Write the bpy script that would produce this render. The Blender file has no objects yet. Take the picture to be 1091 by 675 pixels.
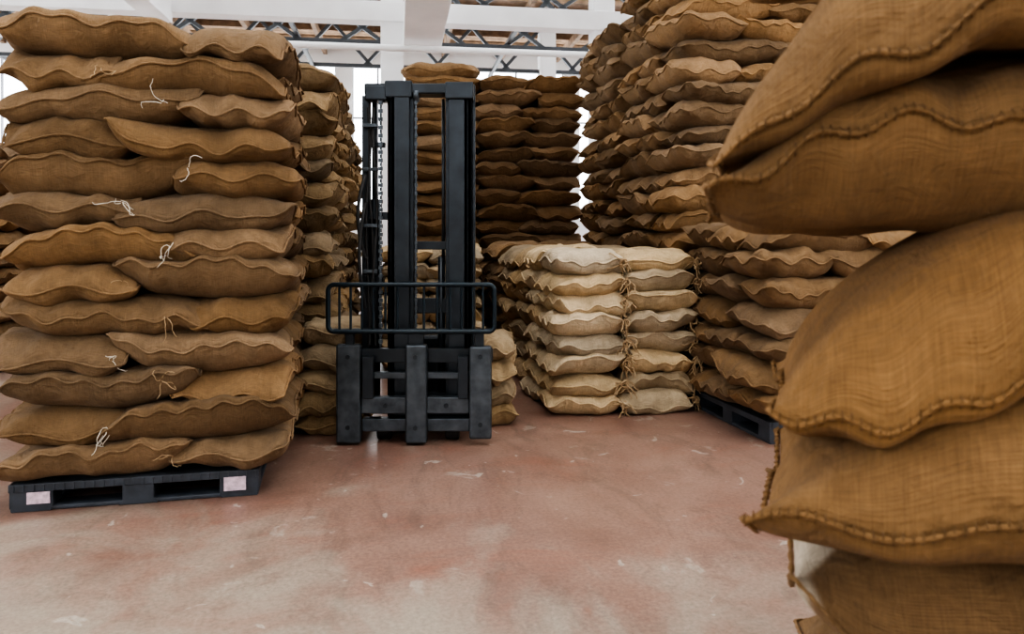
import bpy, bmesh, math
import numpy as np
from mathutils import Vector, Matrix

scene = bpy.context.scene
PHI = math.radians(8.5)

# ------------------------------------------------------------------ materials
def new_mat(name):
    m = bpy.data.materials.new(name); m.use_nodes = True
    nt = m.node_tree
    b = nt.nodes['Principled BSDF']
    return m, nt, b

def N(nt, t, **kw):
    n = nt.nodes.new(t)
    for k, v in kw.items():
        setattr(n, k, v)
    return n

def simple_mat(name, col, rough=0.6, metal=0.0, noise=0.12, scale=6, bump=0.0):
    m, nt, b = new_mat(name)
    tc = N(nt, 'ShaderNodeTexCoord')
    nz = N(nt, 'ShaderNodeTexNoise'); nz.inputs['Scale'].default_value = scale; nz.inputs['Detail'].default_value = 6
    nt.links.new(tc.outputs['Object'], nz.inputs['Vector'])
    r = N(nt, 'ShaderNodeValToRGB')
    r.color_ramp.elements[0].position = 0.3; r.color_ramp.elements[1].position = 0.7
    r.color_ramp.elements[0].color = tuple(c * (1 - noise) for c in col) + (1,)
    r.color_ramp.elements[1].color = tuple(min(1, c * (1 + noise)) for c in col) + (1,)
    nt.links.new(nz.outputs['Fac'], r.inputs['Fac'])
    nt.links.new(r.outputs['Color'], b.inputs['Base Color'])
    b.inputs['Roughness'].default_value = rough
    b.inputs['Metallic'].default_value = metal
    if bump > 0:
        bp = N(nt, 'ShaderNodeBump'); bp.inputs['Strength'].default_value = bump; bp.inputs['Distance'].default_value = 0.01
        nt.links.new(nz.outputs['Fac'], bp.inputs['Height'])
        nt.links.new(bp.outputs['Normal'], b.inputs['Normal'])
    return m

def burlap_mat(name, weave=False):
    m, nt, b = new_mat(name)
    at = N(nt, 'ShaderNodeAttribute'); at.attribute_name = 'tint'
    uv = N(nt, 'ShaderNodeUVMap'); uv.uv_map = 'UVMap'
    tc = N(nt, 'ShaderNodeTexCoord')
    n1 = N(nt, 'ShaderNodeTexNoise'); n1.inputs['Scale'].default_value = 4.0; n1.inputs['Detail'].default_value = 9; n1.inputs['Roughness'].default_value = .7
    nt.links.new(tc.outputs['Object'], n1.inputs['Vector'])
    mp = N(nt, 'ShaderNodeMapping'); mp.inputs['Scale'].default_value = (22, 360, 1)
    nt.links.new(uv.outputs['UV'], mp.inputs['Vector'])
    n2 = N(nt, 'ShaderNodeTexNoise'); n2.inputs['Scale'].default_value = 1; n2.inputs['Detail'].default_value = 3
    nt.links.new(mp.outputs['Vector'], n2.inputs['Vector'])
    mp3 = N(nt, 'ShaderNodeMapping'); mp3.inputs['Scale'].default_value = (360, 22, 1)
    nt.links.new(uv.outputs['UV'], mp3.inputs['Vector'])
    n3 = N(nt, 'ShaderNodeTexNoise'); n3.inputs['Scale'].default_value = 1; n3.inputs['Detail'].default_value = 3
    nt.links.new(mp3.outputs['Vector'], n3.inputs['Vector'])
    a1 = N(nt, 'ShaderNodeMath', operation='ADD'); nt.links.new(n2.outputs['Fac'], a1.inputs[0]); nt.links.new(n3.outputs['Fac'], a1.inputs[1])
    mr = N(nt, 'ShaderNodeMapRange'); mr.inputs['From Min'].default_value = .7; mr.inputs['From Max'].default_value = 1.3
    mr.inputs['To Min'].default_value = .80; mr.inputs['To Max'].default_value = 1.18
    nt.links.new(a1.outputs[0], mr.inputs['Value'])
    mr1 = N(nt, 'ShaderNodeMapRange'); mr1.inputs['From Min'].default_value = .3; mr1.inputs['From Max'].default_value = .7
    mr1.inputs['To Min'].default_value = .66; mr1.inputs['To Max'].default_value = 1.22
    nt.links.new(n1.outputs['Fac'], mr1.inputs['Value'])
    mu = N(nt, 'ShaderNodeMath', operation='MULTIPLY'); nt.links.new(mr.outputs[0], mu.inputs[0]); nt.links.new(mr1.outputs[0], mu.inputs[1])
    vm = N(nt, 'ShaderNodeVectorMath', operation='SCALE')
    nt.links.new(at.outputs['Color'], vm.inputs[0]); nt.links.new(mu.outputs[0], vm.inputs['Scale'])
    nt.links.new(vm.outputs['Vector'], b.inputs['Base Color'])
    b.inputs['Roughness'].default_value = .92
    b.inputs['Specular IOR Level'].default_value = .12
    b.inputs['Sheen Weight'].default_value = .05
    b.inputs['Sheen Roughness'].default_value = .5
    nb = N(nt, 'ShaderNodeTexNoise'); nb.inputs['Scale'].default_value = 16; nb.inputs['Detail'].default_value = 5; nb.inputs['Distortion'].default_value = .8
    nt.links.new(tc.outputs['Object'], nb.inputs['Vector'])
    bp = N(nt, 'ShaderNodeBump'); bp.inputs['Strength'].default_value = .65; bp.inputs['Distance'].default_value = .026
    nt.links.new(nb.outputs['Fac'], bp.inputs['Height'])
    bp2 = N(nt, 'ShaderNodeBump'); bp2.inputs['Strength'].default_value = .35; bp2.inputs['Distance'].default_value = .003
    nt.links.new(a1.outputs[0], bp2.inputs['Height'])
    nt.links.new(bp.outputs['Normal'], bp2.inputs['Normal'])
    last = bp2
    if weave:
        ws = []
        for d in ('X', 'Y'):
            w = N(nt, 'ShaderNodeTexWave'); w.bands_direction = d
            w.inputs['Scale'].default_value = 110; w.inputs['Distortion'].default_value = .8; w.inputs['Detail'].default_value = 1
            nt.links.new(uv.outputs['UV'], w.inputs['Vector']); ws.append(w)
        mw = N(nt, 'ShaderNodeMath', operation='ADD'); nt.links.new(ws[0].outputs['Fac'], mw.inputs[0]); nt.links.new(ws[1].outputs['Fac'], mw.inputs[1])
        bp3 = N(nt, 'ShaderNodeBump'); bp3.inputs['Strength'].default_value = .45; bp3.inputs['Distance'].default_value = .0018
        nt.links.new(mw.outputs[0], bp3.inputs['Height']); nt.links.new(last.outputs['Normal'], bp3.inputs['Normal'])
        last = bp3
    nt.links.new(last.outputs['Normal'], b.inputs['Normal'])
    return m

M_BURLAP = burlap_mat('burlap')
M_BURLAP_W = burlap_mat('burlap_woven', True)
M_TWINE = simple_mat('jute_twine', (.40, .28, .16), .9)
M_TWINE_W = simple_mat('cotton_twine', (.66, .61, .52), .9)
M_STEEL = simple_mat('charcoal_paint', (.030, .037, .045), .32, .45, .25, 9)
M_STEEL2 = simple_mat('worn_grey_steel', (.085, .10, .115), .36, .6, .35, 14, .15)
M_BLACK = simple_mat('black_tube', (.010, .022, .032), .3, .2)
M_RUBBER = simple_mat('rubber', (.02, .02, .02), .7)
M_PALLET = simple_mat('pallet_plastic', (.042, .050, .063), .5, 0, .3, 12, .2)
M_LABEL = simple_mat('paper_label', (.62, .48, .55), .7, 0, .25, 60)
M_WHITE = simple_mat('white_painted_steel', (.84, .85, .86), .6, 0, .05, 2)
M_WALL = simple_mat('white_plaster', (.82, .83, .83), .85, 0, .06, 1.5)
M_WOOD = simple_mat('roof_wood', (.22, .145, .09), .8, 0, .4, 5)
M_FRAME = simple_mat('window_frame_paint', (.36, .38, .41), .5)
M_DARK = simple_mat('dark_steel_brace', (.08, .09, .10), .5, .3)

def floor_mat():
    m, nt, b = new_mat('worn_red_concrete')
    tc = N(nt, 'ShaderNodeTexCoord')
    def noise(s, d=8, r=.6, dist=0, sc=None):
        n = N(nt, 'ShaderNodeTexNoise'); n.inputs['Scale'].default_value = s; n.inputs['Detail'].default_value = d
        n.inputs['Roughness'].default_value = r; n.inputs['Distortion'].default_value = dist
        if sc:
            mp = N(nt, 'ShaderNodeMapping'); mp.inputs['Scale'].default_value = sc
            nt.links.new(tc.outputs['Object'], mp.inputs['Vector']); nt.links.new(mp.outputs[0], n.inputs['Vector'])
        else:
            nt.links.new(tc.outputs['Object'], n.inputs['Vector'])
        return n
    def ramp(src, p0, c0, p1, c1):
        r = N(nt, 'ShaderNodeValToRGB'); e = r.color_ramp.elements
        e[0].position = p0; e[0].color = c0; e[1].position = p1; e[1].color = c1
        nt.links.new(src, r.inputs['Fac']); return r
    def mixc(fac, c1, c2, typ='MIX'):
        mx = N(nt, 'ShaderNodeMixRGB', blend_type=typ)
        if isinstance(fac, float): mx.inputs['Fac'].default_value = fac
        else: nt.links.new(fac, mx.inputs['Fac'])
        for s_, c in (('Color1', c1), ('Color2', c2)):
            if isinstance(c, tuple): mx.inputs[s_].default_value = c
            else: nt.links.new(c, mx.inputs[s_])
        return mx.outputs[0]
    n1 = noise(1.3, 9, .65, .5)
    base = ramp(n1.outputs['Fac'], .32, (.220, .122, .092, 1), .70, (.33, .215, .166, 1))
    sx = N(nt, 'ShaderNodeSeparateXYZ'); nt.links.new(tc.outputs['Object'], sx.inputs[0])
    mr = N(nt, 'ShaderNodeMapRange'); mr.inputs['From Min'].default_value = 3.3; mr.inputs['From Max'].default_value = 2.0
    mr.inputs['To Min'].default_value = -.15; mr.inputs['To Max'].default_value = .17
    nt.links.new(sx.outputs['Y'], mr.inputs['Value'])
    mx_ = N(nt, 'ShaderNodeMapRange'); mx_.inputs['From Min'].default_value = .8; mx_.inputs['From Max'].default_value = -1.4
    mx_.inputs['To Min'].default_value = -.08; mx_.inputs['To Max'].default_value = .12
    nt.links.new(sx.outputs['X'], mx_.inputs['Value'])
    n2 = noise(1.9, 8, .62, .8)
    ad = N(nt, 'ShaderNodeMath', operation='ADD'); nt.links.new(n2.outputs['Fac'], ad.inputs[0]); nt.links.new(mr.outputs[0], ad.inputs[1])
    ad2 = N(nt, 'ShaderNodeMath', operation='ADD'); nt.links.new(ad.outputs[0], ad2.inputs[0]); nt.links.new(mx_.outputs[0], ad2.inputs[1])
    n3 = noise(1.0, 8, .7, .8, (1.2, 3.0, 1))
    f3 = ramp(n3.outputs['Fac'], .53, (0, 0, 0, 1), .68, (.65, .65, .65, 1))
    c = mixc(f3.outputs['Color'], base.outputs['Color'], (.29, .128, .088, 1))
    n6 = noise(1.0, 9, .75, 1.5, (3.5, 1.3, 1))
    f6 = ramp(n6.outputs['Fac'], .51, (0, 0, 0, 1), .65, (.65, .65, .65, 1))
    c = mixc(f6.outputs['Color'], c, (.150, .098, .076, 1))
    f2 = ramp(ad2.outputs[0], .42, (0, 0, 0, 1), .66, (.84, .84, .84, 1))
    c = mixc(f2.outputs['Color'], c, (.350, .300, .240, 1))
    n4 = noise(7, 4, .5, 1.0)
    f4 = ramp(n4.outputs['Fac'], .67, (0, 0, 0, 1), .70, (.6, .6, .6, 1))
    c = mixc(f4.outputs['Color'], c, (.50, .45, .39, 1))
    n7 = noise(3.1, 6, .6, .6)
    f7 = ramp(n7.outputs['Fac'], .64, (0, 0, 0, 1), .67, (.45, .45, .45, 1))
    c = mixc(f7.outputs['Color'], c, (.46, .41, .35, 1))
    n8 = noise(2.3, 8, .7, 1.2)
    f8 = ramp(n8.outputs['Fac'], .55, (0, 0, 0, 1), .64, (.5, .5, .5, 1))
    c = mixc(f8.outputs['Color'], c, (.22, .138, .108, 1))
    n5 = noise(60, 4, .7)
    f5 = ramp(n5.outputs['Fac'], .3, (.72, .72, .72, 1), .7, (1.14, 1.14, 1.14, 1))
    c = mixc(1.0, c, f5.outputs['Color'], 'MULTIPLY')
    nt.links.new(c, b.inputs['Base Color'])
    rr = N(nt, 'ShaderNodeMapRange'); rr.inputs['To Min'].default_value = .18; rr.inputs['To Max'].default_value = .55
    nt.links.new(n2.outputs['Fac'], rr.inputs['Value']); nt.links.new(rr.outputs[0], b.inputs['Roughness'])
    bp = N(nt, 'ShaderNodeBump'); bp.inputs['Strength'].default_value = .12; bp.inputs['Distance'].default_value = .01
    nt.links.new(n4.outputs['Fac'], bp.inputs['Height']); nt.links.new(bp.outputs[0], b.inputs['Normal'])
    return m
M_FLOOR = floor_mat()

# ------------------------------------------------------------------ mesh batch
class Batch:
    def __init__(s): s.V = []; s.F = []; s.U = []; s.C = []; s.M = []; s.n = 0; s.zmin = None
    def add(s, V, F, U, col, mi):
        if s.zmin is not None:
            V = V.copy(); V[:, 2] = np.maximum(V[:, 2], s.zmin)
        s.V.append(V); s.F.append(F + s.n); s.U.append(U)
        col = np.asarray(col, float)
        if col.ndim == 1: col = np.tile(col, (len(V), 1))
        s.C.append(np.concatenate([col, np.ones((len(V), 1))], 1)); s.M.append(np.full(len(F), mi)); s.n += len(V)
    def build(s, name, mats):
        V = np.concatenate(s.V).astype(np.float32); F = np.concatenate(s.F).astype(np.int32)
        U = np.concatenate(s.U).astype(np.float32); C = np.concatenate(s.C).astype(np.float32); M = np.concatenate(s.M).astype(np.int32)
        me = bpy.data.meshes.new(name)
        me.vertices.add(len(V)); me.vertices.foreach_set('co', V.ravel())
        me.loops.add(len(F) * 4); me.loops.foreach_set('vertex_index', F.ravel())
        me.polygons.add(len(F)); me.polygons.foreach_set('loop_start', np.arange(len(F), dtype=np.int32) * 4)
        me.polygons.foreach_set('material_index', M)
        me.polygons.foreach_set('use_smooth', np.ones(len(F), dtype=bool))
        uvl = me.uv_layers.new(name='UVMap'); uvl.data.foreach_set('uv', U[F.ravel()].ravel())
        at = me.attributes.new('tint', 'FLOAT_COLOR', 'POINT'); at.data.foreach_set('color', C.ravel())
        for m in mats: me.materials.append(m)
        me.update(); me.validate()
        ob = bpy.data.objects.new(name, me); scene.collection.objects.link(ob)
        return ob

def grid_faces(nu, nv, flip=False):
    i, j = np.meshgrid(np.arange(nu - 1), np.arange(nv - 1), indexing='ij')
    a = (i * nv + j).ravel(); b = a + nv; c = b + 1; d = a + 1
    f = np.stack([a, b, c, d], 1)
    return f[:, ::-1] if flip else f

def tube(batch, P, r, col, mi, k=5, out=None, closed=False):
    P = np.asarray(P); n = len(P)
    if out is None:
        T = np.gradient(P, axis=0); T /= np.linalg.norm(T, axis=1)[:, None] + 1e-9
        up = np.array([.3, .9, .31]); A = np.cross(T, up); A /= np.linalg.norm(A, axis=1)[:, None] + 1e-9
        Bv = np.cross(T, A)
    else:
        A = out; Bv = np.tile([0, 0, 1.0], (n, 1))
    th = np.arange(k) * 2 * math.pi / k
    r = np.broadcast_to(r, (n,))
    V = P[:, None, :] + r[:, None, None] * (np.cos(th)[None, :, None] * A[:, None, :] + np.sin(th)[None, :, None] * Bv[:, None, :])
    V = V.reshape(-1, 3)
    F = []
    m = n if closed else n - 1
    for i in range(m):
        i2 = (i + 1) % n
        for j in range(k):
            j2 = (j + 1) % k
            F.append((i * k + j, i2 * k + j, i2 * k + j2, i * k + j2))
    batch.add(V, np.array(F), V[:, :2] * 1.0, col, mi)

def add_sack(batch, rng, L, W, T, pos, rot, col, nu=30, nv=20, seam=True, droop=0., droop_on=.3, seam_up=None,
             eup=4.2, eue=.52, lump=1.0, tilt=0., end_tilt=(0, 0), roll=0., mi=0, seam_r=.0065, pexp=1.5, corner_in=.05, pale_end=0., stitch=False, slump=0.):
    K = 8
    fx = rng.uniform(2, 10, (2, K)); fy = rng.uniform(2, 12, (2, K)); ph = rng.uniform(0, 6.28, (2, K)); am = rng.uniform(.3, 1, (2, K)) / (1 + .12 * (fx + fy))
    wk = rng.uniform(7, 16, 4); wp = rng.uniform(0, 6.28, 4); wa = rng.uniform(.5, 1, 4)
    sfreq = rng.uniform(5, 11, 3); sph = rng.uniform(0, 6.28, 3)
    if seam_up is None: seam_up = rng.uniform(-.15, .40)
    sk = rng.uniform(-1, 1, 3) * slump
    def f(u, v, side):
        au = np.abs(u); av = np.abs(v)
        eu = np.clip(1 - au ** eup, 0, 1) ** eue; ev = np.clip(1 - av ** 2.9, 0, 1) ** .48
        h = T / 2 * eu * ev * (1 + sk[0] * .14 * u)
        x = L / 2 * u * (1 - .035 * (1 - v * v) * au ** 3 - corner_in * au ** 8 * av ** 8)
        y = W / 2 * v * (1 - .035 * au ** 8) * (1 + sk[1] * .05 * np.sin(3 * u + sph[1]))
        y = y + .012 * lump * np.sin(sfreq[0] * x * 1.3 + sph[0]) * v
        x = x + sk[2] * .02 * v
        z0 = seam_up * T * (av ** 5) * (1 - au ** 4) + .012 * lump * (av ** 4) * np.sin(sfreq[1] * x * 2 + sph[1]) \
            + .008 * lump * (av ** 4) * np.sin(sfreq[2] * x * 5 + sph[2])
        z0 = z0 + np.where(u > 0, end_tilt[1], end_tilt[0]) * au ** 3
        z0 = z0 + .014 * lump * (au ** 4) * np.sin(wk[0] * v * .5 + wp[0])
        s = np.clip((-u - droop_on) / (1 - droop_on), 0, 1)
        z0 = z0 - droop * s ** pexp
        k = 0 if side > 0 else 1
        n = sum(am[k, i] * np.sin(fx[k, i] * x * 2.2 + ph[k, i]) * np.cos(fy[k, i] * y * 2.2 + ph[k, i] * 1.7) for i in range(K))
        env = (eu * ev) ** .6
        wr = sum(wa[i] * np.sin(wk[i] * v * (1.3 - .4 * au) + wp[i] + u * 3) for i in range(4)) * (au ** 4)
        wr2 = np.sin(sfreq[2] * x * 6 + 2.5 * np.sin(v * 2) + sph[0]) * av ** 6
        h = h + env * (n * .013 * lump + wr * .0085 * lump + wr2 * .005 * lump)
        z = z0 + side * h + roll * v * W / 2
        return np.stack([x, y, z + tilt * x], -1)
    tu = np.sin(np.linspace(-1, 1, nu) * math.pi / 2); tv = np.sin(np.linspace(-1, 1, nv) * math.pi / 2)
    Ug, Vg = np.meshgrid(tu, tv, indexing='ij')
    c, s_ = math.cos(rot), math.sin(rot)
    R = np.array([[c, -s_, 0], [s_, c, 0], [0, 0, 1]])
    off = rng.uniform(0, 50, 2)
    cols = np.tile(np.array(col), (nu * nv, 1))
    if pale_end:
        k_ = np.clip((-Ug.ravel() - pale_end + .05 * np.sin(Vg.ravel() * 9)) / .03, 0, 1)[:, None]
        cols = cols * (1 - k_) + np.array([.46, .39, .30]) * k_
    for side in (1, -1):
        P = f(Ug, Vg, side).reshape(-1, 3)
        UV = np.stack([P[:, 0] + off[0], Vg.ravel() * (W / 2 + T * .35) + off[1]], 1)
        batch.add(P @ R.T + pos, grid_faces(nu, nv, side < 0), UV, cols, mi)
    if seam:
        a = max(14, int(nu * 1.2)); b_ = max(8, int(nv * 1.0))
        la = np.linspace(-1, 1, a, endpoint=False); lb = np.linspace(-1, 1, b_, endpoint=False)
        u = np.concatenate([la, np.ones(b_), -la, -np.ones(b_)])
        v = np.concatenate([-np.ones(a), lb, np.ones(a), -lb])
        O = np.zeros((len(u), 3)); O[:a, 1] = -1; O[a:a + b_, 0] = 1; O[a + b_:2 * a + b_, 1] = 1; O[2 * a + b_:, 0] = -1
        P = f(u, v, 0) + O * .005
        rr = seam_r + seam_r * .3 * np.sin(np.arange(len(u)) * 1.9)
        ccol = tuple(min(1, q * 1.1) for q in col)
        tube(batch, P @ R.T + pos, rr, ccol, mi, 5, O @ R.T, True)
        if stitch:
            for q in range(0, len(u), 2):
                if (q < a) or q >= 2 * a + b_:
                    pc_ = P[q]; o_ = O[q]
                    zz = np.array([0, 0, 1.0])
                    pts = np.array([pc_ + zz * (seam_r * 1.9) - o_ * .004, pc_ + o_ * seam_r * 1.2 + zz * .002, pc_ - zz * seam_r * 1.9 - o_ * .004])
                    tube(batch, pts @ R.T + pos, .0013, tuple(.8 * t for t in col), mi, 4)

def tuft(batch, rng, pos, n=4, length=.12, r=.0022, mi=1, down=.6, spread=.05):
    for _ in range(n):
        p = np.array(pos, float) + rng.normal(0, .008, 3)
        d = rng.normal(0, 1, 3); d[2] -= down; d[1] -= .4; d /= np.linalg.norm(d)
        P = [p.copy()]
        m = 9
        for i in range(m):
            d = d + rng.normal(0, .45, 3) + np.array([0, 0, -.16 * down]); d /= np.linalg.norm(d)
            p = p + d * length * rng.uniform(.7, 1.2) / m
            P.append(p.copy())
        tube(batch, P, r, (.6, .5, .4), mi, 4)

def tone(rng, base, var=.24):
    k = 1 + rng.uniform(-var, var); w = rng.uniform(-.06, .05)
    return (base[0] * k * (1 + w), base[1] * k, base[2] * k * (1 - w * 2))

BROWN = (.232, .146, .077)
BROWN_D = (.190, .115, .060)
TAN = (.35, .255, .150)
CREAM = (.53, .410, .262)

def make_stack(corner, rot, W, D, layers, pitch, z0, base, seed, mode='32', which='FL', nu=30, nv=20, split=.60,
               over=1.09, name='burlap_sack_stack', mat=None, taper=.0, tufts=0, nx=2, ny=2, thick=1.22, start=0, jit=1.0, ropes=False, lap=1.0):
    rng = np.random.default_rng(seed)
    bt = Batch()
    ax = np.array([math.cos(rot), math.sin(rot), 0]); ay = np.array([-math.sin(rot), math.cos(rot), 0])
    c0 = np.array([corner[0], corner[1], 0.])
    ctr = c0 + (ax if which == 'FL' else -ax) * W / 2 + ay * D / 2
    drift = np.zeros(2)
    for l in range(layers):
        drift = drift * .8 + rng.normal(0, .008 * jit, 2)
        sc = 1 + taper * (.5 - l / max(1, layers - 1))
        flip = ((l + start) % 2 == 1)
        slots = []
        if mode == '32':
            LB = W * (split + rng.uniform(-.04, .04)); WB = W - LB
            sgn = 1 if not flip else -1
            for i in range(3):
                slots.append((sgn * (-W / 2 + LB / 2), -D / 2 + D / 3 * (i + .5), 0 if sgn > 0 else math.pi, LB, D / 3, sgn))
            for i in range(2):
                slots.append((sgn * (W / 2 - WB / 2), -D / 2 + D / 2 * (i + .5), math.pi / 2, D / 2, WB, 0))
        else:
            for i in range(nx):
                for j in range(ny):
                    slots.append((-W / 2 + W / nx * (i + .5), -D / 2 + D / ny * (j + .5), 0 if mode == 'grid' else math.pi / 2,
                                  W / nx if mode == 'grid' else D / ny, D / ny if mode == 'grid' else W / nx, 0))
        z = z0 + pitch * (l + .5)
        bt.zmin = z0 + .002
        for (sx, sy, r, Lb, Wb, sg) in slots:
            jx, jy = rng.normal(0, .012 * jit, 2)
            p = ctr + ax * (sx * sc + drift[0] + jx) + ay * (sy * sc + drift[1] + jy)
            p[2] = z + rng.normal(0, .005)
            th = pitch * thick * (1 + rng.uniform(-.07, .14))
            e = rng.uniform(-.055, .055, 2) * pitch / .157
            ov = over; e1, e2 = 4.2, .52
            if sg:
                # long sack: its inner end laps over (or under) its neighbour
                ov = over + .07 * lap
                p = p + ax * sg * Lb * .035 * lap
                e[1] = (.062 if rng.random() < .65 else -.05) * pitch / .157 * lap
                e1, e2 = 3.5, .58
            add_sack(bt, rng, Lb * ov, Wb * over * rng.uniform(.98, 1.05), th, p, rot + r + rng.normal(0, .028 * jit),
                     tone(rng, base), nu, nv, True, end_tilt=e, lump=1.4, seam_r=.0058, slump=1., eup=e1, eue=e2)
        if tufts and rng.random() < tufts:
            jx_ = (-W / 2 + W * split) * (1 if not flip else -1) if mode == '32' else 0.
            q = ctr + ax * (jx_ + rng.normal(0, .03)) - ay * (D / 2 * 1.04 + .01); q[2] = z + rng.uniform(-.02, .05)
            tuft(bt, rng, q, int(rng.integers(2, 6)), rng.uniform(.07, .16), mi=1 if rng.random() < .55 else 2, r=.0018)
        if ropes:
            for (qa, qb) in ((0, -D / 2 * 1.03 - .015), (W / 2 * 1.03 + .02, -D / 2 * .96)):
                q = ctr + ax * (qa + rng.normal(0, .012)) + ay * qb; q[2] = z + .03
                tuft(bt, rng, q, 9, .14, r=.0042, mi=1, down=1.4)
                q2 = q.copy(); q2[2] -= .02
                th_ = np.linspace(0, 6.28, 9)
                Pk = np.stack([q2[0] + .024 * np.cos(th_), q2[1] - .01 + .01 * np.sin(th_ * 2), q2[2] + .022 * np.sin(th_)], 1)
                tube(bt, Pk, .007, (.5, .4, .3), 1, 5)
    return bt.build(name, [mat or M_BURLAP, M_TWINE, M_TWINE_W])

# ------------------------------------------------------------------ box helpers
def boxes_mesh(name, items, mat, rot=0., parent=None, bevel=0.):
    bm = bmesh.new()
    for it in items:
        cx, cy, cz, sx, sy, sz = it[:6]
        mt = Matrix.Translation((cx, cy, cz)) @ (it[6] if len(it) > 6 else Matrix.Identity(4)) @ Matrix.Diagonal((sx, sy, sz, 1))
        bmesh.ops.create_cube(bm, size=1, matrix=mt)
    me = bpy.data.meshes.new(name); bm.to_mesh(me); bm.free()
    me.materials.append(mat)
    ob = bpy.data.objects.new(name, me); scene.collection.objects.link(ob)
    ob.rotation_euler = (0, 0, rot)
    if parent: ob.parent = parent
    if bevel > 0:
        md = ob.modifiers.new('bevel', 'BEVEL'); md.width = bevel; md.segments = 2; md.limit_method = 'ANGLE'
    return ob

def cyl(name, p1, p2, r, mat, parent=None, seg=20, bevel=0):
    p1 = Vector(p1); p2 = Vector(p2); d = p2 - p1
    bm = bmesh.new()
    bmesh.ops.create_cone(bm, cap_ends=True, segments=seg, radius1=r, radius2=r, depth=d.length)
    for f in bm.faces: f.smooth = len(f.verts) == 4
    me = bpy.data.meshes.new(name); bm.to_mesh(me); bm.free(); me.materials.append(mat)
    ob = bpy.data.objects.new(name, me); scene.collection.objects.link(ob)
    ob.location = (p1 + p2) / 2; ob.rotation_mode = 'QUATERNION'; ob.rotation_quaternion = d.to_track_quat('Z', 'Y')
    if parent: ob.parent = parent
    if bevel > 0:
        md = ob.modifiers.new('bevel', 'BEVEL'); md.width = bevel; md.segments = 2; md.limit_method = 'ANGLE'
    return ob

def curve(name, pts, r, mat, parent=None, closed=False):
    cu = bpy.data.curves.new(name, 'CURVE'); cu.dimensions = '3D'; cu.bevel_depth = r; cu.bevel_resolution = 3
    sp = cu.splines.new('POLY'); sp.points.add(len(pts) - 1)
    for i, p in enumerate(pts): sp.points[i].co = (*p, 1)
    sp.use_cyclic_u = closed; sp.use_smooth = True
    cu.materials.append(mat)
    ob = bpy.data.objects.new(name, cu); scene.collection.objects.link(ob)
    if parent: ob.parent = parent
    return ob

def empty(name, loc=(0, 0, 0), rot=0.):
    e = bpy.data.objects.new(name, None); scene.collection.objects.link(e); e.location = loc; e.rotation_euler = (0, 0, rot)
    e.empty_display_size = .2
    return e

# ------------------------------------------------------------------ pallet
def make_pallet(corner, rot, W, D, which='FR', H=.122, label=True):
    e = empty('plastic_pallet', (corner[0], corner[1], 0), rot)
    sx = -1 if which == 'FR' else 1
    cx = sx * W / 2
    it = [(cx, D / 2, H - .0175, W, D, .035)]
    bw = .17
    for i in (-1, 0, 1):
        for j in (-1, 0, 1):
            it.append((cx + i * (W / 2 - bw / 2 - .003), D / 2 + j * (D / 2 - .065), H / 2, bw if i else .13, .12, H - .03))
    for i in (-1, 0, 1):
        it.append((cx + i * (W / 2 - bw / 2 - .003), D / 2, .011, bw - .01, D - .01, .022))
    for j in (-1, 0, 1):
        it.append((cx, D / 2 + j * (D / 2 - .065), .011, W - .01, .11, .018))
    boxes_mesh('deck_and_blocks', it, M_PALLET, 0, e, .004)
    ribs = []
    n = 26
    for i in range(n):
        ribs.append((cx - W / 2 + W * (i + .5) / n, -.002, H - .018, .008, .006, .03))
    boxes_mesh('lip_ribs', ribs, M_PALLET, 0, e)
    if label:
        boxes_mesh('labels', [(cx + W / 2 - .105, -.005, .064, .095, .004, .062), (cx - W / 2 + .12, -.005, .062, .09, .004, .05)], M_LABEL, 0, e)
    return e

# ================================================================== SACKS
R_ = math.radians
make_pallet((-1.165, 3.46), R_(13), 1.03, 1.2)
make_stack((-1.06, 3.46), R_(13), 1.17, 1.30, 13, .157, .125, BROWN, 11, which='FR', nu=58, nv=36, taper=.06, tufts=.75, mat=M_BURLAP_W)
LM = tuple(.4 * a + .6 * b for a, b in zip(BROWN, TAN))
for k, (d, nl_) in enumerate(((4.90, 14), (6.26, 14), (7.62, 13))):
    xr = -1.19 - .15 * (d - 4.92)
    make_pallet((xr - .05, d + .04), PHI, 1.1, 1.2, label=False)
    make_stack((xr, d), PHI, 1.2, 1.28, nl_, .157, .125, LM, 21 + k, which='FR', nu=30, nv=20, tufts=.2, jit=1.5, start=k)
make_pallet((-4.45, 6.5), PHI, 1.1, 1.2, label=False)
make_stack((-4.4, 6.45), PHI, 1.2, 1.3, 12, .157, .125, BROWN, 31, which='FR', nu=20, nv=14)
make_pallet((-3.95, 8.5), PHI, 1.1, 1.2, label=False)
make_stack((-3.9, 8.45), PHI, 1.2, 1.3, 12, .157, .125, BROWN, 32, which='FR', nu=20, nv=14)
make_stack((-1.27, 4.46), R_(5), .39, .42, 5, .130, 0, TAN, 41, mode='gridy', which='FL', nx=1, ny=1, nu=36, nv=24, over=1.05)
make_stack((-.31, 4.66), R_(6), .33, .50, 4, .138, 0, TAN, 42, mode='gridy', which='FL', nx=1, ny=1, nu=36, nv=24, over=1.05)
make_stack((.27, 4.90), R_(12), .98, .90, 8, .1345, 0, CREAM, 51, mode='grid', nx=2, ny=2, nu=44, nv=30, over=1.06, ropes=True, mat=M_BURLAP_W, thick=1.3)
make_stack((.12, 5.98), R_(14), 1.0, 1.0, 7, .155, 0, TAN, 52, mode='grid', nu=28, nv=20, over=1.08, ropes=True)
make_stack((-.16, 7.15), R_(14), 1.0, .5, 7, .16, 0, BROWN, 53, mode='grid', ny=1, nu=24, nv=16)
make_stack((-1.15, 6.6), R_(6), .9, .9, 8, .135, 0, CREAM, 54, mode='grid', nu=24, nv=16)
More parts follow.
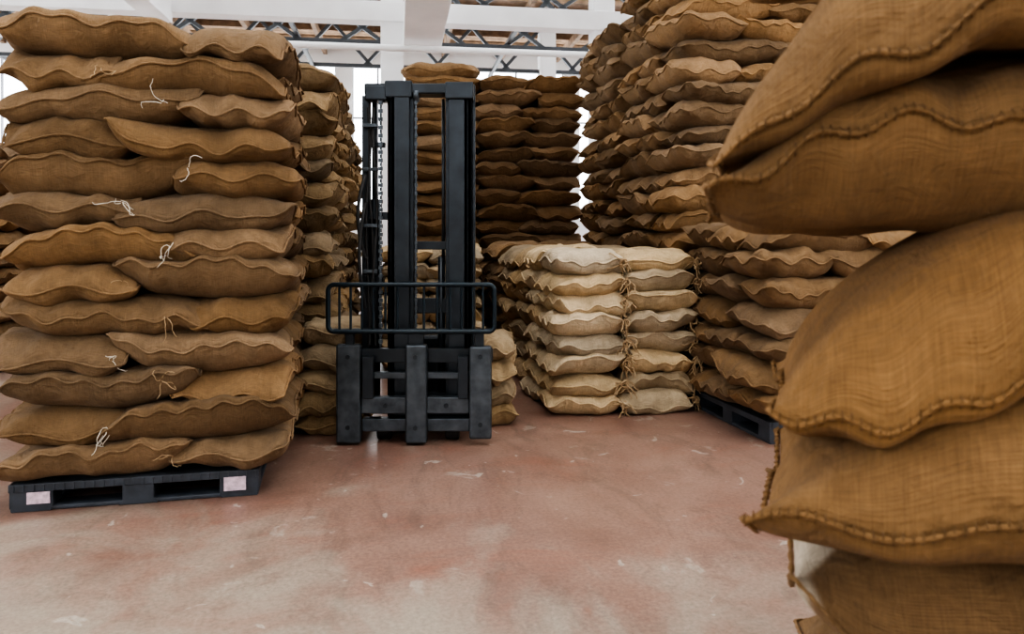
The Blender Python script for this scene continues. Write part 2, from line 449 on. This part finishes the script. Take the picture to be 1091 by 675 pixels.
make_stack((-1.12, 8.0), R_(3), .72, 1.3, 19, .153, .125, BROWN, 61, mode='gridy', nx=1, ny=2, nu=28, nv=20)
make_pallet((-1.1, 8.05), R_(3), .68, 1.2, which='FL', label=False)
make_stack((-.37, 8.0), PHI, 1.1, 1.25, 18, .155, .125, BROWN_D, 62, nu=28, nv=20, split=.56, jit=1.3)
make_pallet((-.33, 8.05), PHI, 1.05, 1.2, which='FL', label=False)
make_stack((.95, 6.72), R_(11), 1.25, 1.18, 19, .157, .125, BROWN, 71, nu=30, nv=20, jit=1.8)
make_pallet((1.0, 6.76), R_(11), 1.15, 1.1, which='FL', label=False)
make_stack((1.22, 5.42), R_(12), 1.25, 1.2, 21, .157, .125, BROWN, 72, nu=36, nv=24, jit=1.8, start=1)
make_pallet((1.26, 5.46), R_(12), 1.15, 1.1, which='FL', label=False)
make_stack((2.55, 5.70), R_(12), 1.2, 1.2, 20, .157, .125, BROWN, 73, nu=20, nv=14)
make_pallet((2.6, 5.74), R_(12), 1.1, 1.1, which='FL', label=False)
make_stack((1.42, 4.28), R_(12), 1.2, 1.02, 7, .162, .13, BROWN, 74, nu=44, nv=28, jit=1.5, mat=M_BURLAP_W)
make_pallet((1.47, 4.29), R_(12), 1.1, 1.0, which='FL', label=False, H=.127)

# ---- foreground right stack, turned so its near corner points down the aisle
rng = np.random.default_rng(5)
bt = Batch()
FG = (.222, .128, .058)
# z centre, thickness, front-left corner x,y, droop, seam height, eup, eue, rot
rows = [
    (.245, .23, .43, 1.00, .03, -.3, 3.6, .60, -15),
    (.465, .25, .43, 1.00, .04, .1, 3.6, .60, -16),
    (.680, .25, .375, 1.00, -.03, -.3, 3.6, .60, -16),
    (.918, .290, .303, .98, .120, -.16, 2.8, .80, -24),
    (1.128, .255, .345, 1.00, .190, -.34, 4.2, .55, -20),
    (1.335, .260, .262, 1.00, .080, .06, 3.0, .74, -15),
    (1.580, .285, .262, .98, .285, -.34, 3.2, .70, -17),
    (1.80, .26, .33, 1.00, .12, .1, 3.6, .60, -14),
    (2.02, .25, .36, 1.00, .06, .1, 3.6, .60, -14),
]
bt.zmin = .142
L = .98; W = .56
for i, (zc, T, xc, yc, dr, su, e1, e2, rd) in enumerate(rows):
    a_ = R_(rd)
    fax = np.array([math.cos(a_), math.sin(a_), 0]); fay = np.array([-math.sin(a_), math.cos(a_), 0])
    p = np.array([xc, yc, 0]) + fax * L / 2 + fay * W / 2
    p[2] = zc
    c = tone(rng, FG, .07)
    add_sack(bt, rng, L, W, T, p, a_, c, 150, 84, True, droop=dr, droop_on=.32, seam_up=su, eup=e1, eue=e2,
             lump=1.35, seam_r=.0042, corner_in=0., pexp=1.35, stitch=(i in (3, 4, 5, 6)), pale_end=(.90 if i == 2 else 0))
    p2 = p + fay * .56 + fax * .26
    add_sack(bt, rng, L, W, T * .95, p2, a_ + R_(2), tone(rng, FG, .08), 50, 34, True, seam_up=.1)
bt.build('burlap_sack_stack', [M_BURLAP_W, M_TWINE, M_TWINE_W])
make_pallet((.50, 1.0), R_(-15), 1.0, 1.1, which='FL', label=False, H=.14)

# ================================================================== FORKLIFT
FX, FY = -.573, 4.27
fk = empty('forklift', (FX, FY, 0), 0)
S = .00534
def fx(px): return (px - 438.5) * S
def fz(py): return 1.2 - (py - 250) * S
def fbox(name, x0, x1, y0, y1, py_top, py_bot, mat, bev=.006):
    zt, zb = fz(py_top), max(.012, fz(py_bot))
    return boxes_mesh(name, [((fx(x0) + fx(x1)) / 2, (y0 + y1) / 2, (zt + zb) / 2, fx(x1) - fx(x0), y1 - y0, zt - zb)], mat, 0, fk, bev)
fbox('fork_shank_left', 358, 384, 0, .06, 367, 476, M_STEEL2, .012)
fbox('fork_shank_right', 500, 524, 0, .06, 369, 468, M_STEEL2, .012)
fbox('carriage_centre_post', 432, 455, -.01, .06, 367, 472, M_STEEL2, .012)
fbox('carriage_bar_top', 356, 525, .06, .10, 373, 388, M_STEEL, .004)
fbox('carriage_bar_mid', 384, 500, .045, .09, 398, 405, M_STEEL2, .004)
fbox('carriage_bar_low', 384, 500, .03, .09, 424, 442, M_STEEL2, .006)
fbox('carriage_bar_base', 384, 500, .05, .11, 448, 462, M_STEEL2, .006)
fbox('carriage_hook_left', 386, 398, .0, .05, 380, 425, M_STEEL, .004)
fbox('carriage_hook_right', 488, 499, .0, .05, 380, 425, M_STEEL, .004)
for k, (px_, py_) in enumerate(((371, 380), (371, 455), (443, 380), (443, 455), (512, 380), (512, 452), (410, 433), (475, 433))):
    yb = .0 if k not in (2, 3, 6, 7) else (-.01 if k < 4 else .03)
    cyl('bolt_%d' % (k + 1), (fx(px_), yb - .010, fz(py_)), (fx(px_), yb + .01, fz(py_)), .014, M_STEEL, fk, 6)
def channel(name, x0, x1, ztop, zbot, y0, y1, open_side):
    t = .022; w = x1 - x0; cx = (x0 + x1) / 2; h = ztop - zbot; cz = (ztop + zbot) / 2
    it = [(cx, y0 + t / 2, cz, w, t, h), (cx, y1 - t / 2, cz, w, t, h)]
    wx = x0 + t / 2 if open_side > 0 else x1 - t / 2
    it.append((wx, (y0 + y1) / 2, cz, t, y1 - y0, h))
    return boxes_mesh(name, it, M_STEEL, 0, fk, .003)
channel('outer_mast_left', fx(408), fx(437), fz(83), .09, .17, .30, 1)
channel('outer_mast_right', fx(472), fx(501), fz(83), .09, .17, .30, -1)
channel('inner_mast_left', fx(413), fx(433), fz(96), .06, .13, .165, 1)
channel('inner_mast_right', fx(476), fx(497), fz(96), .06, .13, .165, -1)
boxes_mesh('mast_edge_strips', [(fx(383), .22, 1.15, .040, .08, 1.75), (fx(503), .24, 1.12, .016, .08, 1.95)], M_STEEL, 0, fk, .003)
boxes_mesh('mast_crosshead', [
    (fx(443), .21, fz(89), fx(503) - fx(383), .14, .062),
    (fx(396), .19, fz(94), .13, .12, .085),
    (fx(488), .19, fz(92), .165, .16, .10),
    (fx(421), .15, fz(90), .16, .05, .10)], M_STEEL, 0, fk, .008)
boxes_mesh('mast_crossmembers', [
    (fx(454), .27, fz(262), .22, .03, .05), (fx(454), .27, fz(330), .22, .04, .09), (fx(450), .27, .16, .38, .06, .18),
    (fx(398), .2, fz(229), .14, .05, .045), (fx(395), .2, fz(150), .10, .04, .03), (fx(392), .2, fz(300), .12, .06, .05)], M_STEEL, 0, fk, .004)
cyl('lift_cylinder_left', (fx(391), .25, .15), (fx(391), .25, fz(210)), .034, M_STEEL, fk)
cyl('piston_rod_left', (fx(391), .25, fz(210)), (fx(391), .25, fz(97)), .016, M_STEEL2, fk)
cyl('lift_cylinder_right', (fx(466), .27, .15), (fx(466), .27, fz(275)), .022, M_STEEL, fk)
cyl('piston_rod_right', (fx(468), .27, fz(275)), (fx(468), .27, fz(97)), .010, M_STEEL2, fk)
links = []
nl = 62
for i in range(nl):
    z = fz(100) - i * (fz(100) - .5) / nl
    w = .024 if i % 2 else .013
    links.append((fx(401), .15, z, w, .014, .022))
    links.append((fx(440), .15, z, w * .7, .012, .021))
boxes_mesh('lift_chains', links, M_STEEL2, 0, fk)
for k, xo in enumerate((1, 5, 9)):
    pts = []
    for i in range(40):
        t = i / 39
        z = fz(110) * (1 - t) + .55 * t
        pts.append((fx(386 + xo) + .010 * math.sin(t * 9 + k * 2), .14 + .012 * math.sin(t * 13 + k), z))
    curve('hydraulic_hose_%d' % (k + 1), pts, .0075, M_RUBBER, fk)
for k, (za, zb_, amp) in enumerate(((185, 275, .030), (215, 330, .022))):
    pts = [(fx(385) - amp * math.sin(math.pi * i / 24), .12 - .06 * math.sin(math.pi * i / 24), fz(za) + (fz(zb_) - fz(za)) * i / 24) for i in range(25)]
    curve('hydraulic_hose_%d' % (k + 4), pts, .010, M_RUBBER, fk)
boxes_mesh('hose_clamps', [(fx(390), .14, fz(q), .085, .035, .02) for q in (130, 178, 240, 290)], M_STEEL2, 0, fk, .003)
for px_ in (402, 440):
    cyl('chain_pulley', (fx(px_) - .015, .17, fz(96)), (fx(px_) + .015, .17, fz(96)), .04, M_STEEL2, fk)
def rrect(x0, x1, z0, z1, r, y, n=8):
    pts = []
    for (cx, cz, a0) in ((x1 - r, z1 - r, 0), (x0 + r, z1 - r, 90), (x0 + r, z0 + r, 180), (x1 - r, z0 + r, 270)):
        for i in range(n + 1):
            a = math.radians(a0 + 90 * i / n); pts.append((cx + r * math.cos(a), y, cz + r * math.sin(a)))
    return pts
xl, xr_, zt, zb = fx(350), fx(527), fz(303), fz(353)
curve('backrest_frame', rrect(xl, xr_, zb, zt, .035, .0), .014, M_BLACK, fk, True)
for i, px_ in enumerate((362, 374, 386, 398, 411, 424, 452, 466, 480, 492, 504, 515)):
    curve('backrest_bar_%d' % (i + 1), [(fx(px_), 0, zb), (fx(px_), 0, zt)], .007, M_BLACK, fk)
boxes_mesh('backrest_brackets', [(fx(372), .03, fz(361), .05, .03, .09), (fx(443), .03, fz(361), .09, .03, .09), (fx(511), .03, fz(361), .05, .03, .09),
                                 (fx(438.5), .02, fz(353), .9, .02, .03)], M_STEEL, 0, fk, .004)
boxes_mesh('chassis', [(fx(438), .46, .30, .36, .28, .42), (fx(438), .46, .54, .30, .22, .08)], M_STEEL, 0, fk, .02)
for sx in (-1, 1):
    cyl('wheel', (fx(438) + sx * .18, .42, .10), (fx(438) + sx * .10, .42, .10), .10, M_RUBBER, fk, 28, .01)
    cyl('load_roller', (fx(443) + sx * .24, .15, .06), (fx(443) + sx * .16, .15, .06), .06, M_RUBBER, fk, 28, .01)

# ================================================================== BUILDING (turned by PHI)
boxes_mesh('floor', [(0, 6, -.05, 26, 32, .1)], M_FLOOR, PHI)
AL, AR, BF, BB = -11., 8., -8., 21.
H = 6.4
wcount = 0
def wall_with_windows(name, axis, pos, lo, hi, sill, head, n, mat, thick=.2):
    global wcount
    items = []
    L = hi - lo; mid = (lo + hi) / 2
    def put(c, z, s, sz):
        if axis == 'b': items.append((c, pos, z, s, thick, sz))
        else: items.append((pos, c, z, thick, s, sz))
    put(mid, sill / 2, L, sill); put(mid, (head + H) / 2, L, H - head)
    pw = .45; step = L / n
    for i in range(n + 1):
        put(lo + step * i, (sill + head) / 2, pw, head - sill)
    boxes_mesh(name, items, mat, PHI)
    for i in range(n):
        fr = []
        a0 = lo + step * i + pw / 2; a1 = lo + step * (i + 1) - pw / 2; w = a1 - a0
        def pf(c, z, s, sz):
            if axis == 'b': fr.append((c, pos, z, s, .06, sz))
            else: fr.append((pos, c, z, .06, s, sz))
        for q in range(5): pf(a0 + w * q / 4, (sill + head) / 2, .05, head - sill)
        for q in range(4): pf((a0 + a1) / 2, sill + (head - sill) * q / 3, w, .05)
        wcount += 1
        boxes_mesh('window_%d' % wcount, fr, M_FRAME, PHI)
wall_with_windows('wall_back', 'b', BB, AL, AR, 1.6, 5.8, 6, M_WALL)
wall_with_windows('wall_left', 'a', AL, BF, BB, 2.0, 5.6, 8, M_WALL)
wall_with_windows('wall_right', 'a', AR, BF, BB, 3.2, 5.6, 8, M_WALL)
wall_with_windows('wall_front', 'b', BF, AL, AR, 3.6, 5.2, 5, M_WALL)
roof = []; pur = []; bars = []
b = BF
while b < BB:
    roof.append(((AL + AR) / 2, b + .55, H + .05, AR - AL, 1.1, .08))
    for q in range(5):
        bars.append(((AL + AR) / 2, b + 1.1 + .22 * q, H, AR - AL, .035, .05))
    pur.append(((AL + AR) / 2, b + .05, H - .08, AR - AL, .08, .14)); pur.append(((AL + AR) / 2, b + 1.05, H - .08, AR - AL, .08, .14))
    b += 2.0
boxes_mesh('ceiling', roof, M_WOOD, PHI)
boxes_mesh('ceiling_purlins', pur + bars, M_WOOD, PHI)
raf = []
a = AL + 1
while a < AR:
    raf.append((a, (BF + BB) / 2, H - .22, .10, BB - BF, .18)); a += 1.6
boxes_mesh('ceiling_rafters', raf, M_WOOD, PHI)
beams = [((AL + AR) / 2, 12.2, 4.74, AR - AL, .30, .32), ((AL + AR) / 2, 4.0, 5.7, AR - AL, .3, .4)]
beams.append((.35, 2, 4.36, .58, 20.2, .5))
beams.append((-3.6, 2, 4.60, .34, 20.2, .34))
beams.append((5.4, 2, 4.36, .58, 20.2, .5))
boxes_mesh('white_roof_beam', beams, M_WHITE, PHI, None, .01)
cols = []
for a_ in (-.12, -6.2, 3.35):
    cols.append((a_, 12.25, H / 2, .36, .36, H))
    cols.append((a_, 17.0, H / 2, .36, .36, H))
boxes_mesh('white_column', cols, M_WHITE, PHI, None, .01)
br = []
for i in range(12):
    a_ = AL + 1 + i * 1.55
    for sg in (-1, 1):
        m = Matrix.Rotation(R_(sg * 42), 4, 'Y')
        br.append((a_ + sg * .5, 12.2, 5.6, .07, .07, 1.9, m))
        br.append((a_ + sg * .5, 17.0, 5.6, .07, .07, 1.7, m))
        m2 = Matrix.Rotation(R_(sg * 55), 4, 'Y')
        br.append((a_ + sg * .45, 14.5, 5.45, .07, .07, 2.1, m2))
for b_, z_ in ((14.5, 4.85), (17.0, 4.95)):
    br.append(((AL + AR) / 2, b_, z_, AR - AL, .08, .08))
for a_ in (-8.3, -5.2, -1.9, 2.1):
    br.append((a_, 15.0, 4.95, .07, 5.4, .07))
boxes_mesh('roof_truss', br, M_DARK, PHI)
c, s = math.cos(PHI), math.sin(PHI)
def RB(a, b, z): return (a * c - b * s, a * s + b * c, z)
cyl('overhead_pipe', RB(AL + .3, 11.4, 4.0), RB(AR - .3, 11.4, 4.0), .05, M_WHITE)

# ================================================================== LIGHT
w = bpy.data.worlds.new('World'); scene.world = w; w.use_nodes = True
bg = w.node_tree.nodes['Background']; bg.inputs['Color'].default_value = (.94, .97, 1, 1); bg.inputs['Strength'].default_value = 6.5
def area(name, a, b, z, sx, sy, power, rx=0, col=(1, .98, .95)):
    l = bpy.data.lights.new(name, 'AREA'); l.shape = 'RECTANGLE'; l.size = sx; l.size_y = sy; l.energy = power; l.color = col
    o = bpy.data.objects.new(name, l); scene.collection.objects.link(o)
    o.location = RB(a, b, z); o.rotation_euler = (rx, 0, PHI)
    return o
area('skylight_lamp', 1.0, -.5, 6.2, 4, 1.0, 180)
area('skylight_lamp', .5, 3.2, 6.2, 4, 1.0, 150)

# ================================================================== CAMERA
cam = bpy.data.cameras.new('camera'); co = bpy.data.objects.new('camera', cam); scene.collection.objects.link(co)
co.location = (0, 0, 1.2); co.rotation_euler = (R_(90), 0, 0)
cam.sensor_width = 36; cam.lens = 800 / 1091 * 36; cam.shift_y = -87.5 / 1091
cam.clip_start = .05; cam.clip_end = 100
cam.dof.use_dof = True; cam.dof.focus_distance = 4.3; cam.dof.aperture_fstop = 5
scene.camera = co
scene.view_settings.view_transform = 'AgX'
scene.view_settings.look = 'AgX - High Contrast'
scene.view_settings.exposure = -0.2
